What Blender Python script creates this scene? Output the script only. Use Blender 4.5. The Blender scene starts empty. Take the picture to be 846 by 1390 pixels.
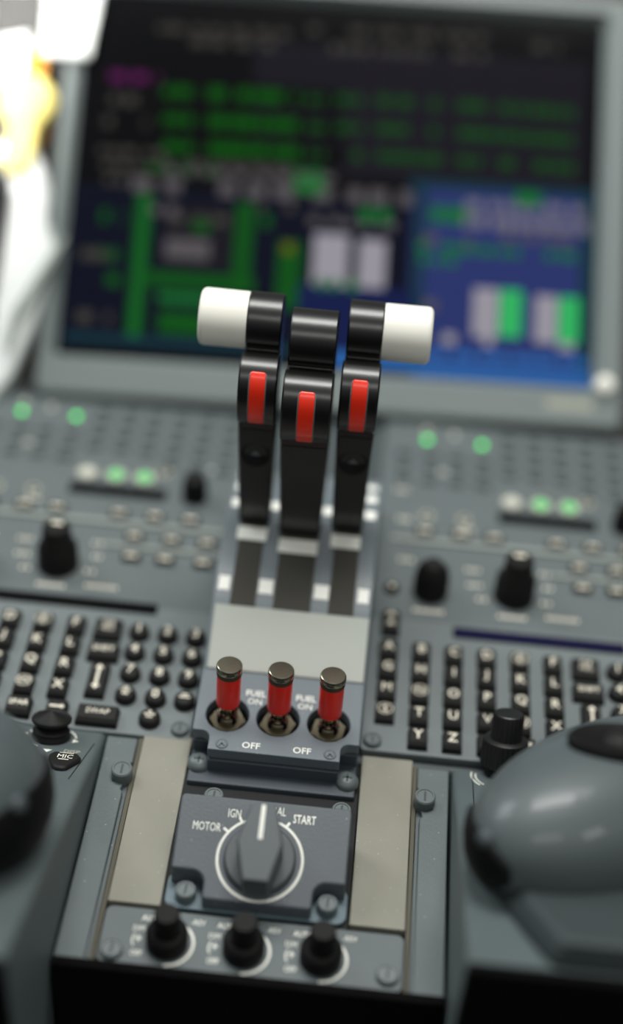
import bpy, bmesh, math, random
from mathutils import Vector, Matrix
random.seed(7)
S = bpy.context.scene
C = S.collection
MM = 0.001
Z0 = 0.60                                   # height of the pedestal deck above the cabin floor (m)
R_ = math.radians

# ------------------------------------------------------------------ camera, world, lights, exposure
CAM_H, TH, AZ, RO, FPX = 507.0, R_(39.73), R_(2.1), R_(4.3), 2115.0
cam_d = bpy.data.cameras.new('camera'); cam = bpy.data.objects.new('camera', cam_d); C.objects.link(cam)
CAM_ROT = Matrix.Rotation(AZ, 3, 'Z') @ Matrix.Rotation(math.pi/2 - TH, 3, 'X') @ Matrix.Rotation(RO, 3, 'Z')
cam.rotation_euler = CAM_ROT.to_euler(); cam.location = (25*MM, 0, Z0 + CAM_H*MM)
cam_d.sensor_fit = 'HORIZONTAL'; cam_d.sensor_width = 20.0; cam_d.lens = 20.0*FPX/846.0
cam_d.clip_start = 0.02; cam_d.clip_end = 30
cam_d.dof.use_dof = True; cam_d.dof.focus_distance = 0.636; cam_d.dof.aperture_fstop = 1.6
S.camera = cam

S.view_settings.view_transform = 'Standard'; S.view_settings.look = 'None'
S.view_settings.exposure = 0.0; S.view_settings.gamma = 1.0; S.view_settings.use_curve_mapping = False

w = bpy.data.worlds.new('cabin_light'); S.world = w; w.use_nodes = True
wn = w.node_tree.nodes; wl = w.node_tree.links
bg = wn['Background']; bg.inputs[1].default_value = 1.0
tc = wn.new('ShaderNodeTexCoord'); sx = wn.new('ShaderNodeSeparateXYZ'); cr = wn.new('ShaderNodeValToRGB')
mp = wn.new('ShaderNodeMapRange'); mp.inputs[1].default_value = -1; mp.inputs[2].default_value = 1
wl.new(tc.outputs['Generated'], sx.inputs[0]); wl.new(sx.outputs[2], mp.inputs[0]); wl.new(mp.outputs[0], cr.inputs[0]); wl.new(cr.outputs[0], bg.inputs[0])
cr.color_ramp.elements[0].position = 0.48; cr.color_ramp.elements[0].color = (0.02, 0.022, 0.024, 1)
cr.color_ramp.elements[1].position = 0.85; cr.color_ramp.elements[1].color = (0.24, 0.262, 0.25, 1)

def area(name, loc, target, sx_, sy_, power, col=(1, 1, 1), spread=180):
    d = bpy.data.lights.new(name, 'AREA'); d.shape = 'RECTANGLE'; d.size = sx_; d.size_y = sy_
    d.energy = power; d.color = col; d.spread = R_(spread)
    o = bpy.data.objects.new(name, d); C.objects.link(o)
    o.location = Vector(loc); v = Vector(target) - Vector(loc)
    o.rotation_euler = v.to_track_quat('-Z', 'Y').to_euler()
    return o
area('windshield_light', (0.1, 1.25, Z0+1.95), (0, 0.5, Z0), 1.4, 0.4, 11, (0.98, 1.0, 0.96))
area('cabin_light_behind', (0.2, -0.9, Z0+1.8), (0, 0.5, Z0), 1.0, 0.35, 6, (1.0, 0.98, 0.94))
area('right_window_light', (1.2, -0.45, Z0+1.3), (0, 0.5, Z0), 0.4, 0.3, 3, (1.0, 1.0, 0.97))
area('left_window_light', (-1.15, 1.15, Z0+1.05), (0, 0.5, Z0), 0.6, 0.6, 10, (0.93, 0.98, 1.0))
area('overhead_light', (0.0, 0.80, Z0+1.5), (0, 0.5, Z0), 0.8, 0.3, 14, (1.0, 0.99, 0.96))
area('sun_shaft', (-0.62, 0.02, Z0+1.0), (-0.236, 0.805, Z0+0.085), 0.07, 0.34, 0.55, (1.0, 0.99, 0.95), 7)

# ------------------------------------------------------------------ materials
def s2l(c):
    return tuple((v/255/12.92 if v/255 <= 0.04045 else ((v/255+0.055)/1.055)**2.4) for v in c)
def mat(name, rgb, rough=0.5, metal=0.0, spec=0.5, bump=0.0, bscale=900, speck=0.0, var=0.0, emit=None, estr=0.0, coat=0.0):
    m = bpy.data.materials.new(name); m.use_nodes = True
    n = m.node_tree.nodes; l = m.node_tree.links; b = n['Principled BSDF']
    c = (*s2l(rgb), 1)
    b.inputs['Base Color'].default_value = c; b.inputs['Roughness'].default_value = rough
    b.inputs['Metallic'].default_value = metal; b.inputs['Specular IOR Level'].default_value = spec
    b.inputs['Coat Weight'].default_value = coat
    if emit is not None:
        b.inputs['Emission Color'].default_value = (*s2l(emit), 1); b.inputs['Emission Strength'].default_value = estr
    if bump or speck or var:
        t = n.new('ShaderNodeTexCoord')
        src = None
        if var:
            nz = n.new('ShaderNodeTexNoise'); nz.inputs['Scale'].default_value = 45; nz.inputs['Detail'].default_value = 4
            l.new(t.outputs['Object'], nz.inputs['Vector'])
            mr = n.new('ShaderNodeMapRange'); mr.inputs[1].default_value = .3; mr.inputs[2].default_value = .7
            mr.inputs[3].default_value = 1-var; mr.inputs[4].default_value = 1+var
            l.new(nz.outputs['Fac'], mr.inputs[0])
            mx = n.new('ShaderNodeMix'); mx.data_type = 'RGBA'; mx.blend_type = 'MULTIPLY'; mx.inputs['Factor'].default_value = 1
            mx.inputs[6].default_value = c; l.new(mr.outputs[0], mx.inputs[7]); src = mx.outputs[2]
        if speck:
            vo = n.new('ShaderNodeTexVoronoi'); vo.inputs['Scale'].default_value = 260
            l.new(t.outputs['Object'], vo.inputs['Vector'])
            lt = n.new('ShaderNodeMapRange'); lt.inputs[1].default_value = .05; lt.inputs[2].default_value = .12
            lt.inputs[3].default_value = speck; lt.inputs[4].default_value = 0
            l.new(vo.outputs['Distance'], lt.inputs[0])
            m2 = n.new('ShaderNodeMix'); m2.data_type = 'RGBA'
            l.new(lt.outputs[0], m2.inputs['Factor'])
            if src: l.new(src, m2.inputs[6])
            else: m2.inputs[6].default_value = c
            m2.inputs[7].default_value = (.55, .55, .5, 1); src = m2.outputs[2]
        if src: l.new(src, b.inputs['Base Color'])
        if bump:
            nb = n.new('ShaderNodeTexNoise'); nb.inputs['Scale'].default_value = bscale; nb.inputs['Detail'].default_value = 3
            l.new(t.outputs['Object'], nb.inputs['Vector'])
            bp = n.new('ShaderNodeBump'); bp.inputs['Strength'].default_value = bump; bp.inputs['Distance'].default_value = .0004
            l.new(nb.outputs['Fac'], bp.inputs['Height']); l.new(bp.outputs[0], b.inputs['Normal'])
    return m
M = dict(
    deck=mat('deck_paint', (62, 70, 72), .55, bump=.2),
    rail=mat('rail_paint', (86, 96, 97), .5, bump=.25, speck=.35, var=.06),
    plate=mat('plate_paint', (78, 84, 90), .5, bump=.25, speck=.3, var=.05),
    base=mat('base_paint', (92, 110, 118), .5, bump=.2),
    strip=mat('brown_strip_paint', (134, 132, 120), .6, bump=.35, speck=.3, var=.05),
    gasket=mat('gasket', (88, 84, 72), .8),
    groove=mat('groove_dark', (20, 22, 22), .8),
    dim=mat('dimmer_panel_paint', (86, 95, 97), .5, bump=.2, var=.04),
    unit=mat('unit_paint', (106, 114, 115), .5, bump=.2, var=.04),
    unit2=mat('unit_upper_paint', (92, 100, 101), .5, bump=.2, var=.05),
    ledge=mat('ledge_paint', (150, 156, 150), .5),  # pale colour holds the highlight along the raised ledges
    quad=mat('quadrant_paint', (110, 119, 124), .38, bump=.15, var=.03),
    quadd=mat('quadrant_dark_paint', (62, 70, 78), .5, bump=.2),
    fuel=mat('fuel_panel_paint', (98, 107, 114), .5, bump=.25, speck=.2, var=.04),
    console=mat('side_console_paint', (84, 94, 95), .5, bump=.2, var=.05),
    shell=mat('palm_shell_paint', (80, 88, 90), .47, coat=.2),
    key=mat('key_black', (28, 28, 27), .55, spec=.22),
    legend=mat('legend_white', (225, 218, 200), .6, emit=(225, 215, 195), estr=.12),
    white=mat('engraved_white', (235, 235, 225), .6),
    pale=mat('faded_label', (165, 165, 150), .6),
    knob=mat('knob_black', (20, 20, 19), .6, spec=.2),
    knobg=mat('knob_grey', (74, 80, 84), .48, bump=.2),
    ribk=mat('ribbed_knob_black', (20, 20, 19), .38, spec=.6),
    rubber=mat('rubber_black', (14, 14, 14), .7, spec=.3),
    lever=mat('lever_black', (15, 15, 14), .3, spec=.7),
    leverf=mat('lever_satin', (42, 42, 40), .5, spec=.4),
    red=mat('red_plastic', (255, 50, 22), .35, coat=.2),
    redt=mat('red_sleeve', (240, 36, 16), .42, coat=.1),
    ivory=mat('ivory_plastic', (250, 247, 236), .4),
    metal=mat('nickel', (165, 158, 140), .25, metal=1),
    brass=mat('dull_steel', (96, 89, 74), .6, metal=.8),
    slot=mat('slot_brush', (62, 60, 54), .85, bump=.4, bscale=1600),
    paint_w=mat('index_white', (253, 252, 244), .5),
    screw=mat('screw_grey', (92, 100, 102), .4, bump=.15),
    slotk=mat('screw_slot', (66, 72, 72), .7),
    bezel=mat('bezel_paint', (118, 127, 126), .45, bump=.1),
    surround=mat('surround_paint', (40, 39, 36), .6, var=.05),
    dark=mat('recess_black', (5, 6, 6), .8, spec=.1),
    floorm=mat('cabin_floor', (12, 12, 12), .9),
    yellow=mat('yellow_plastic', (255, 236, 140), .45),
    orange=mat('orange_strap', (190, 125, 10), .7),
    paper=mat('white_card', (235, 238, 236), .8),
    greyrod=mat('grey_rod', (150, 158, 152), .5),
    green_on=mat('green_lamp', (40, 120, 60), .4, emit=(50, 205, 90), estr=1.0),
    green_ind=mat('green_indicator', (40, 120, 60), .4, emit=(50, 225, 95), estr=3.0),
    white_on=mat('white_lamp', (170, 170, 160), .4, emit=(225, 222, 205), estr=.35),
    ringw=mat('lamp_ring_white', (190, 190, 176), .5),
    cover=mat('cover_satin', (176, 180, 172), .4, bump=.1),
    band=mat('band_black', (8, 8, 8), .6, spec=.25),
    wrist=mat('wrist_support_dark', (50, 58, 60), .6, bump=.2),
    end=mat('aft_end_black', (9, 9, 9), .9, spec=.1),
    lcd=mat('lcd_navy', (8, 8, 22), .7, spec=.1, emit=(20, 18, 70), estr=.5),
)

# ------------------------------------------------------------------ mesh helpers (millimetres in, metres out)
class MB:
    def __init__(s): s.b = bmesh.new()
    def face(s, pts, mi=0):
        f = s.b.faces.new([s.b.verts.new(Vector(p)*MM) for p in pts]); f.material_index = mi; return f
    def box(s, x0, x1, y0, y1, z0, z1, mi=0, top=1.0):
        cx, cy = (x0+x1)/2, (y0+y1)/2
        P = [(x, y, z0) for x, y in ((x0, y0), (x1, y0), (x1, y1), (x0, y1))]
        Q = [(cx+(x-cx)*top, cy+(y-cy)*top, z1) for x, y, _ in P]
        s.loft([P, Q], mi); return s
    def loft(s, rings, mi=0, caps=True, close=True):
        V = [[s.b.verts.new(Vector(p)*MM) for p in r] for r in rings]
        n = len(V[0])
        for a, b in zip(V, V[1:]):
            for i in range(n if close else n-1):
                j = (i+1) % n
                f = s.b.faces.new((a[i], a[j], b[j], b[i])); f.material_index = mi
        if caps:
            s.b.faces.new(V[0][::-1]).material_index = mi; s.b.faces.new(V[-1]).material_index = mi
        return s
    def prism(s, poly, a, b, axis='z', mi=0):
        if axis == 'z': f = lambda p, t: (p[0], p[1], t)
        else: f = lambda p, t: (t, p[0], p[1])
        s.loft([[f(p, a) for p in poly], [f(p, b) for p in poly]], mi); return s
    def lathe(s, prof, c=(0, 0, 0), seg=32, axis='z', mod=None, mi=0, sy=1.0):
        rings = []
        for r, z in prof:
            ring = []
            for i in range(seg):
                t = 2*math.pi*i/seg; rr = max(r, .01)
                if mod: rr = mod(rr, z, i, t)
                x, y = rr*math.cos(t), rr*math.sin(t)*sy
                if axis == 'z': p = (c[0]+x, c[1]+y, c[2]+z)
                elif axis == 'x': p = (c[0]+z, c[1]+x, c[2]+y)
                else: p = (c[0]+x, c[1]-z, c[2]+y)
                ring.append(p)
            rings.append(ring)
        s.loft(rings, mi); return s
    def holes(s, outline, holes, z0, z1, mi=0):
        tops = []
        for z in (z0, z1):
            es = []; loops = []
            for lp in [outline]+holes:
                vs = [s.b.verts.new(Vector((x, y, z))*MM) for x, y in lp]; loops.append(vs)
                es += [s.b.edges.new((vs[i], vs[(i+1) % len(vs)])) for i in range(len(vs))]
            r = bmesh.ops.triangle_fill(s.b, use_beauty=True, edges=es)
            tops.append(loops)
        for a, b in zip(*tops):
            for i in range(len(a)):
                j = (i+1) % len(a); s.b.faces.new((a[i], a[j], b[j], b[i]))
        return s
    def text(s, txt, x, y, z, size, sxs=1.0, rot=0, mi=0):
        key = txt
        if key not in TXT:
            cu = bpy.data.curves.new('t', 'FONT'); cu.body = txt; cu.align_x = 'CENTER'; cu.align_y = 'CENTER'; cu.resolution_u = 2
            cu.offset = 0.0 if set(txt) & set('MNWV') else 0.014
            o = bpy.data.objects.new('t', cu); C.objects.link(o); bpy.context.view_layer.update()
            me = o.evaluated_get(bpy.context.evaluated_depsgraph_get()).to_mesh()
            vs = [v.co.copy() for v in me.vertices]; fs = [tuple(p.vertices) for p in me.polygons]
            ys = [v.y for v in vs]; cy = (max(ys)+min(ys))/2; hh = max(ys)-min(ys)
            TXT[key] = ([Vector((v.x, v.y-cy, 0)) for v in vs], fs, hh)
            o.to_mesh_clear(); bpy.data.objects.remove(o); bpy.data.curves.remove(cu)
        vs, fs, hh = TXT[key]; k = size/0.70
        R = Matrix.Rotation(rot, 3, 'Z')
        V = [s.b.verts.new((R @ Vector((v.x*k*sxs, v.y*k, 0)) + Vector((x, y, z)))*MM) for v in vs]
        for f in fs:
            try: s.b.faces.new([V[i] for i in f]).material_index = mi
            except ValueError: pass
        return s
    def build(s, name, m, parent=None, bevel=0, seg=2, smooth=35, loc=None, recalc=True):
        if recalc: bmesh.ops.recalc_face_normals(s.b, faces=s.b.faces)
        me = bpy.data.meshes.new(name); s.b.to_mesh(me); s.b.free()
        for mm in (m if isinstance(m, (list, tuple)) else [m]): me.materials.append(mm)
        for p in me.polygons: p.use_smooth = True
        me.set_sharp_from_angle(angle=R_(smooth))
        o = bpy.data.objects.new(name, me); C.objects.link(o)
        if parent: o.parent = parent
        if loc: o.location = Vector(loc)*MM
        if bevel:
            bv = o.modifiers.new('bevel', 'BEVEL'); bv.width = bevel*MM; bv.segments = seg; bv.limit_method = 'ANGLE'
            bv.angle_limit = R_(35); bv.harden_normals = True
        return o
TXT = {}
def circ(cx, cy, r, n=24, a0=0, a1=360):
    return [(cx+r*math.cos(R_(a0+(a1-a0)*i/n)), cy+r*math.sin(R_(a0+(a1-a0)*i/n))) for i in range(n if a1-a0 == 360 else n+1)]
def rrect(x0, x1, y0, y1, r, n=5):
    return circ(x1-r, y1-r, r, n, 0, 90)+circ(x0+r, y1-r, r, n, 90, 180)+circ(x0+r, y0+r, r, n, 180, 270)+circ(x1-r, y0+r, r, n, 270, 360)
def thing(name, label, cat, loc=(0, 0, 0), rot=(0, 0, 0), group=None):
    o = bpy.data.objects.new(name, None); C.objects.link(o); o.empty_display_size = .01
    o.location = Vector(loc)*MM + Vector((0, 0, Z0)); o.rotation_euler = rot
    o['label'] = label; o['category'] = cat
    if group: o['group'] = group
    return o
def tag(o, label, cat, group=None):
    o['label'] = label; o['category'] = cat
    if group: o['group'] = group
    return o
def struct(name, mb, m, **k):
    o = mb.build(name, m, **k); o['kind'] = 'structure'; o.location.z += Z0; return o
def dup(root, loc=None, label=None):
    r = root.copy(); C.objects.link(r)
    if loc: r.location = Vector(loc)*MM + Vector((0, 0, Z0))
    if label: r['label'] = label
    for ch in list(root.children):
        c = ch.copy(); C.objects.link(c); c.parent = r
        for g in list(ch.children):
            d = g.copy(); C.objects.link(d); d.parent = c
    return r
def slot_screw(parent, x, y, z, r=4.0, h=3.0, name='screw', cross=False, ang=90):
    mb = MB(); mb.lathe([(r, 0), (r, h-.6), (r-.5, h), (r-1.1, h), (r-1.3, h-.35), (0, h-.35)], (0, 0, 0), 28)
    sc = mb.build(name, M['screw'], parent, loc=(x, y, z))
    m2 = MB()
    L, wd = r*.55, r*.1
    for k in ((ang,) if not cross else (ang, ang+90)):
        c, s_ = math.cos(R_(k)), math.sin(R_(k))
        P = [(c*a-s_*b, s_*a+c*b) for a, b in ((-L, -wd), (L, -wd), (L, wd), (-L, wd))]
        m2.prism(P, h-.4, h-.2)
    m2.build('drive_slot', M['slotk'], sc)
    return sc

# ------------------------------------------------------------------ setting
struct('floor', MB().box(-1200, 1200, -900, 1700, -620, -600), M['floorm'])
# display frame: origin at bottom centre of the glass
DT, DY = R_(40), R_(3)
D_ROT = Matrix.Rotation(DY, 3, 'Z') @ Matrix.Rotation(DT, 3, 'X')
D_ORG = Vector((25, 715, 15)) + D_ROT @ Vector((-24.8, 0, 0))
def on_glass(px, py, h=0.0):
    """where a sight line meets the display glass, in the display's own millimetres"""
    d = CAM_ROT @ Vector((px-423, -(py-695), -FPX)); o = Vector((25, 0, CAM_H)); n = D_ROT @ Vector((0, 0, 1))
    p = o + d*((D_ORG+n*h-o).dot(n)/d.dot(n)); q = D_ROT.transposed() @ (p-D_ORG)
    return q.x, q.y
mb = MB(); mb.holes([(-600, -34), (600, -34), (600, 520), (-600, 520)], [[(-159, -20), (161, -20), (161, 229), (-159, 229)][::-1]], -22, -14)
o = mb.build('wall_front', M['surround']); o['kind'] = 'structure'
o.matrix_world = Matrix.Translation(D_ORG*MM + Vector((0, 0, Z0))) @ D_ROT.to_4x4()

# ------------------------------------------------------------------ centre pedestal
ped = thing('centre_pedestal', 'grey centre pedestal body carrying all the switch panels, between the two side consoles', 'pedestal', (0, 0, 0))
MB().box(-71.5, 75.5, 336, 448, -600, -4).build('lower_body', M['groove'], ped, bevel=1)
MB().box(-72, 76, 331.5, 335.8, -600, 1).build('aft_end_cover', M['end'], ped, bevel=1)
fw = MB().box(-230, 230, 449, 700, -600, -4.2).build('forward_console', M['deck'], bevel=3); fw.location.z += Z0
tag(fw, 'grey forward console body under the keypads and upper control panels', 'console')
mb = MB(); mb.box(-36.5, 38, 361, 434, -3.9, -.7); mb.build('centre_bay', M['groove'], ped, bevel=.8)

def rail(x0, x1, inner, screws, label):
    t = thing('side_rail', label, 'trim rail', ((x0+x1)/2, 390, 0), group='side rails of the pedestal')
    hw = (x1-x0)/2; s = 1 if inner > 0 else -1      # inner edge side
    # outline with a scallop around each screw on the inner edge
    edge = []
    y = -56
    for sy_ in screws:
        yy = sy_-390
        edge += [(hw-1.5, yy-8.5), (hw-2.6, yy-7.2)] + [(hw-4.6+4.9*math.cos(R_(a)), yy+4.9*math.sin(R_(a))) for a in (-55,)] + [(hw-6.5, yy-3.5), (hw-7.2, yy), (hw-6.5, yy+3.5), (hw-4.4, yy+5.4), (hw-1.8, yy+6.3), (hw, yy+7.5)]
    poly = [(-hw, -56), (hw-1.5, -56)] + edge + [(hw, 56.5), (-hw, 56.5)]
    poly = [(p[0]*s, p[1]) for p in poly]
    lo = MB(); lo.box(-hw, hw, -56, 56.5, -5, -2.2); lo.build('rail_base', M['rail'], t, bevel=.6)
    up = MB(); up.prism(poly, -2.2, .3); up.build('rail_cover', M['rail'], t, bevel=.7, seg=3)
    for sy_ in screws:
        slot_screw(t, s*(hw-3.2), sy_-390, -2.2, 4.5, 7.0)
    return t
rail(-71.6, -58.4, 1, (425.5,), 'long grey left side rail with one raised round screw, beside the left brown strip')
rail(62.2, 75.6, -1, (427.5,), 'long grey right side rail with one raised round screw, beside the right brown strip')
for (xa, xb, lab) in ((-58.3, -56.4, 'narrow worn gasket line between the left rail and the brown strip'), (60.2, 62.1, 'narrow worn gasket line between the brown strip and the right rail')):
    g = MB().box(xa, xb, 336, 448, -4, -1.1).build('gasket_strip', M['gasket'], bevel=.4); g.location.z += Z0; tag(g, lab, 'gasket')
for (xa, xb, ya, lab) in ((-56.2, -35.5, 363, 'plain brown blank strip panel left of the rotary selector panel'), (38.2, 60, 363.5, 'plain brown blank strip panel right of the rotary selector panel')):
    g = MB().box(xa, xb, ya, 450.5, -4, -.2).build('blank_panel', M['strip'], bevel=.5); g.location.z += Z0; tag(g, lab, 'blank panel', 'brown blank strip panels')

# ------------------------------------------------------------------ rotary selector panel
t = thing('rotary_selector_panel', 'dark grey MOTOR IGN NORMAL START panel with big pointer knob, below the fuel switches', 'control panel', (1.3, 363, 0))
mb = MB(); mb.prism(rrect(-35.5, 35.5, -1.0, 16, 4), -.5, 1.2); mb.build('base_plate', M['base'], t, bevel=.4)
TL = R_(19)
pv = bpy.data.objects.new('cover', None)
def plate_outline():
    W, H = 34.2, 42.0
    pl = [(-20.5+1.5, 0), (20.5+1.5, 0)]
    def corner(cx, cy, r, a0, a1): return circ(cx, cy, r, 5, a0, a1)
    pts = corner(-19.3, 1.5, 1.5, 180, 270) + corner(20.3, 1.5, 1.5, 270, 360)
    pts += [(21.8, 6)] + [(26.8-5*math.cos(R_(a)), 6+5*math.sin(R_(a))) for a in (15, 35, 55, 75, 90)]
    pts += corner(W-1, 12, 1, 270, 360) + corner(W-2, H-2, 2, 0, 90) + corner(-W+2, H-2, 2, 90, 180) + corner(-W+1, 12, 1, 180, 270)
    pts += [(-25.8+5*math.cos(R_(a)), 6+5*math.sin(R_(a))) for a in (90, 75, 55, 35, 15)] + [(-20.8, 6)]
    return pts
bpy.data.objects.remove(pv)
def tilt(o): o.rotation_euler = (TL, 0, 0); o.location = Vector((0, 0, 7.3))*MM
po = plate_outline()
mb = MB(); mb.loft([[(x, y*math.cos(TL)*1.0, -6.5) for x, y in po], [(x, y, 0) for x, y in po]])
# lower ring expressed in the tilted frame: drop it back to the base plane
for v in mb.b.verts:
    if v.co.z < -1e-4:
        yw = v.co.y; zw = 1.2*MM
        dz = zw-7.3*MM
        v.co.y = yw*math.cos(TL) + dz*math.sin(TL); v.co.z = -yw*math.sin(TL) + dz*math.cos(TL)
cov = mb.build('cover', M['plate'], t, bevel=1.0, seg=3); tilt(cov)
mb = MB(); CX, CY, RR = -.2, 17.6, 16.7
rin, rout = RR-.5, RR+.5
n = 72
for i in range(n):
    a, b = 2*math.pi*i/n, 2*math.pi*(i+1)/n
    mb.face([(CX+r*math.cos(q), CY+r*math.sin(q), .08) for r, q in ((rin, a), (rout, a), (rout, b), (rin, b))])
for ang, L in ((144, 2.6), (121, 2.4), (96, 2.2), (58, 2.4)):
    c, s_ = math.cos(R_(ang)), math.sin(R_(ang)); wd = .5
    mb.face([(CX+c*r-s_*k, CY+s_*r+c*k, .09) for r, k in ((RR, -wd), (RR+L, -wd), (RR+L, wd), (RR, wd))])
mb.text('MOTOR', -22.6, 28.9, .1, 3.5, .62); mb.text('IGN', -12.2, 35.3, .1, 3.5, .62)
mb.text('NORMAL', 1.6, 38.0, .1, 3.5, .62); mb.text('START', 15.6, 35.6, .1, 3.5, .62)
mk = mb.build('engraved_scale', M['white'], t); tilt(mk)
mb = MB(); mb.lathe([(14.2, 0.05), (14.2, 1.6), (13.2, 3.0), (0, 3.0)], (CX, CY, 0), 56)
kn = mb.build('selector_knob', M['knobg'], t, smooth=50); tilt(kn)
hp = [(-6, -15.2), (4.8, -15.2), (8.8, -1.5), (8.0, 3), (4.8, 14.6), (-5, 14.6), (-8.4, 1), (-8.6, -2)]
hp = [(-5.0, -15.0), (5.0, -15.0), (8.8, .5), (4.9, 15.6), (-4.9, 15.6), (-8.8, .5)]
mb = MB(); mb.loft([[(CX+x*1.02, CY+y*1.01, 2.4) for x, y in hp], [(CX+x, CY+y, 19.5) for x, y in hp]])
hd = mb.build('pointer_grip', M['knobg'], kn, bevel=.9, seg=3)
mb = MB(); mb.box(CX-.8, CX+.8, CY+1.5, CY+15.2, 19.4, 19.62); mb.build('pointer_line', M['white'], kn)
slot_screw(t, -27.6, 4.8, 1.2, 4.1, 4.6, ang=86); slot_screw(t, 27.8, 5.4, 1.2, 4.1, 4.6, ang=86)
slot_screw(t, -23.2, 55.2, -.4, 4.1, 3.2, ang=86); slot_screw(t, 30, 54.4, -.4, 4.1, 3.2, ang=86)

# ------------------------------------------------------------------ dimmer panel at the aft end
t = thing('dimmer_panel', 'grey aft panel with three small black dimmer knobs and AUTO REV labels', 'control panel', (1, 350, 0))
mb = MB(); mb.prism(rrect(-57, 59, -14.5, 11.0, 3), -4, .1); mb.build('panel_plate', M['dim'], t, bevel=.6)
for x in (-31.2, -2.0, 27.4):
    for w_, dx, dy, sz in (('AUTO', -7.4, 6.6, 2.5), ('-REV', 10.6, 6.8, 2.5), ('DIM', -11.6, 1.6, 2.5), ('(+', -11.8, -3.6, 4.2), ('OFF', -11, -9.4, 2.4)):
        MB().text(w_, x+dx, dy, .2, sz, .75).build('lettering', M['white'], t)
    p = MB(); p.lathe([(8.0, 0), (8.1, 6), (7.2, 7.6), (5.3, 8.4), (5.0, 17.6), (4.4, 18.6), (0, 18.6)], (0, 0, 0), 40)
    p = p.build('dimmer_knob', M['knob'], t, loc=(x, -3.5, .1), smooth=40)
    mw = MB()
    for i in range(26):
        a, b = R_(-90+7*i), R_(-90+7*(i+1))
        mw.face([(r*math.cos(q), r*math.sin(q), .08) for r, q in ((9.5, a), (10.5, a), (10.5, b), (9.5, b))])
    mw.build('dial_arc', M['white'], p)
slot_screw(t, -51.4, -9.4, -1.2, 4.4, 3.6, ang=86); slot_screw(t, 53, -8, -1.2, 4.4, 3.6, ang=86)

# ------------------------------------------------------------------ throttle quadrant
QX = 0.9
ARC_C, ARC_R = (548, -66), 110.0
def arc(y): return ARC_C[1] + math.sqrt(max(ARC_R**2-(y-ARC_C[0])**2, 0))
qd = thing('throttle_quadrant', 'grey throttle quadrant housing with three dark lever slots and white index squares', 'throttle quadrant', (QX, 0, 0))
prof = [(474.6, -3.8), (474.6, 18.0)] + [(y, arc(y)) for y in range(501, 606, 5)] + [(622, -3.8)]
MB().prism(prof, -35.3, 35.3, 'x').build('housing', M['quad'], qd, bevel=1.0, smooth=25)
MB().prism([(475.2, 18.2), (475.2, 18.7), (500.0, arc(500)+.5), (500.0, arc(500)-.2)], -33.6, 34.6, 'x').build('cover_plate', M['cover'], qd)
slots = ((-21.8, 5.7), (0, 8.3), (21.8, 5.7))
for sx_, hw in slots:
    mb = MB()
    ys = [500.6+5*i for i in range(21)]
    top = [[(sx_-hw, y, arc(max(y, 501))+.35), (sx_+hw, y, arc(max(y, 501))+.35)] for y in ys]
    bot = [[(sx_-hw, y, arc(max(y, 501))-1.5), (sx_+hw, y, arc(max(y, 501))-1.5)] for y in ys]
    mb.loft([[a[0], a[1], b[1], b[0]] for a, b in zip(top, bot)]); mb.build('lever_slot', M['slot'], qd)
def mark(x, y, w_, d_):
    mb = MB(); c0, c1 = arc(y-d_/2), arc(y+d_/2)
    mb.loft([[(x-w_/2, y-d_/2, c0-.3), (x+w_/2, y-d_/2, c0-.3), (x+w_/2, y+d_/2, c1-.3), (x-w_/2, y+d_/2, c1-.3)],
             [(x-w_/2, y-d_/2, c0+.3), (x+w_/2, y-d_/2, c0+.3), (x+w_/2, y+d_/2, c1+.3), (x-w_/2, y+d_/2, c1+.3)]])
    mb.build('index_square', M['paint_w'], qd, bevel=.2)
for y in (510, 559, 574, 588):
    for x, w_ in ((-31.0, 5.0), (-12.3, 6.4), (12.5, 6.6), (31.2, 5.0)):
        if y in (574, 588) and abs(x) < 20: continue
        mark(x, y, w_, 6.6)

# fuel switch panel
FT = R_(4.5)
fp = thing('fuel_switch_panel', 'grey FUEL ON OFF panel holding the three red toggle switches', 'control panel', (QX, 432.2, 0))
def tl(o): o.rotation_euler = (FT, 0, 0); o.location = Vector((0, 0, 14.6))*MM
def fo(W, Y1, nx, ny, r):
    return [(-W+nx, 0), (W-nx, 0)] + [(W-nx, ny-r)] + [(W-nx+r-r*math.cos(R_(a)), ny-r+r*math.sin(R_(a))) for a in (20, 45, 70, 90)] + [(W, ny), (W, Y1), (-W, Y1), (-W, ny)] + \
           [(-W+nx-r+r*math.cos(R_(a)), ny-r+r*math.sin(R_(a))) for a in (90, 70, 45, 20)] + [(-W+nx, ny-r)]
TX = (-21.6, 0, 21.6); TY = 19.2
mb = MB(); mb.holes(fo(35.3, 43, 7.6, 9.5, 3.5), [circ(x, TY, 9.2, 32)[::-1] for x in TX], -6.0, 0)
o = mb.build('switch_plate', M['fuel'], fp, bevel=.5, seg=2); tl(o)
mb = MB(); mb.prism([(-27.5, -.6), (27.5, -.6), (27.5, 42), (-27.5, 42)], -3.8, 8.4); mb.box(-35.2, 35.2, 9.8, 42, -3.8, 8.4); mb.build('riser_block', M['quadd'], fp, bevel=.8)
mb = MB(); mb.box(-35.3, 35.3, -7.2, 42, -3.8, 1.8); mb.build('foot_flange', M['quadd'], fp, bevel=.8)
for x, y, s_ in ((-10.8, 31.6, 'FUEL'), (-10.8, 27.2, 'ON'), (10.8, 31.6, 'FUEL'), (10.8, 27.2, 'ON'), (-9.8, 3.8, 'OFF'), (11.6, 3.8, 'OFF')):
    o = MB().text(s_, x, y, .1, 3.1, .92 if s_ != 'OFF' else 1.0).build('lettering', M['white'], fp); tl(o)
for x in (-22, 23.4):
    sc = slot_screw(fp, x, 3.4, 13.9, 3.0, 1.2, cross=True, ang=50)
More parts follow.
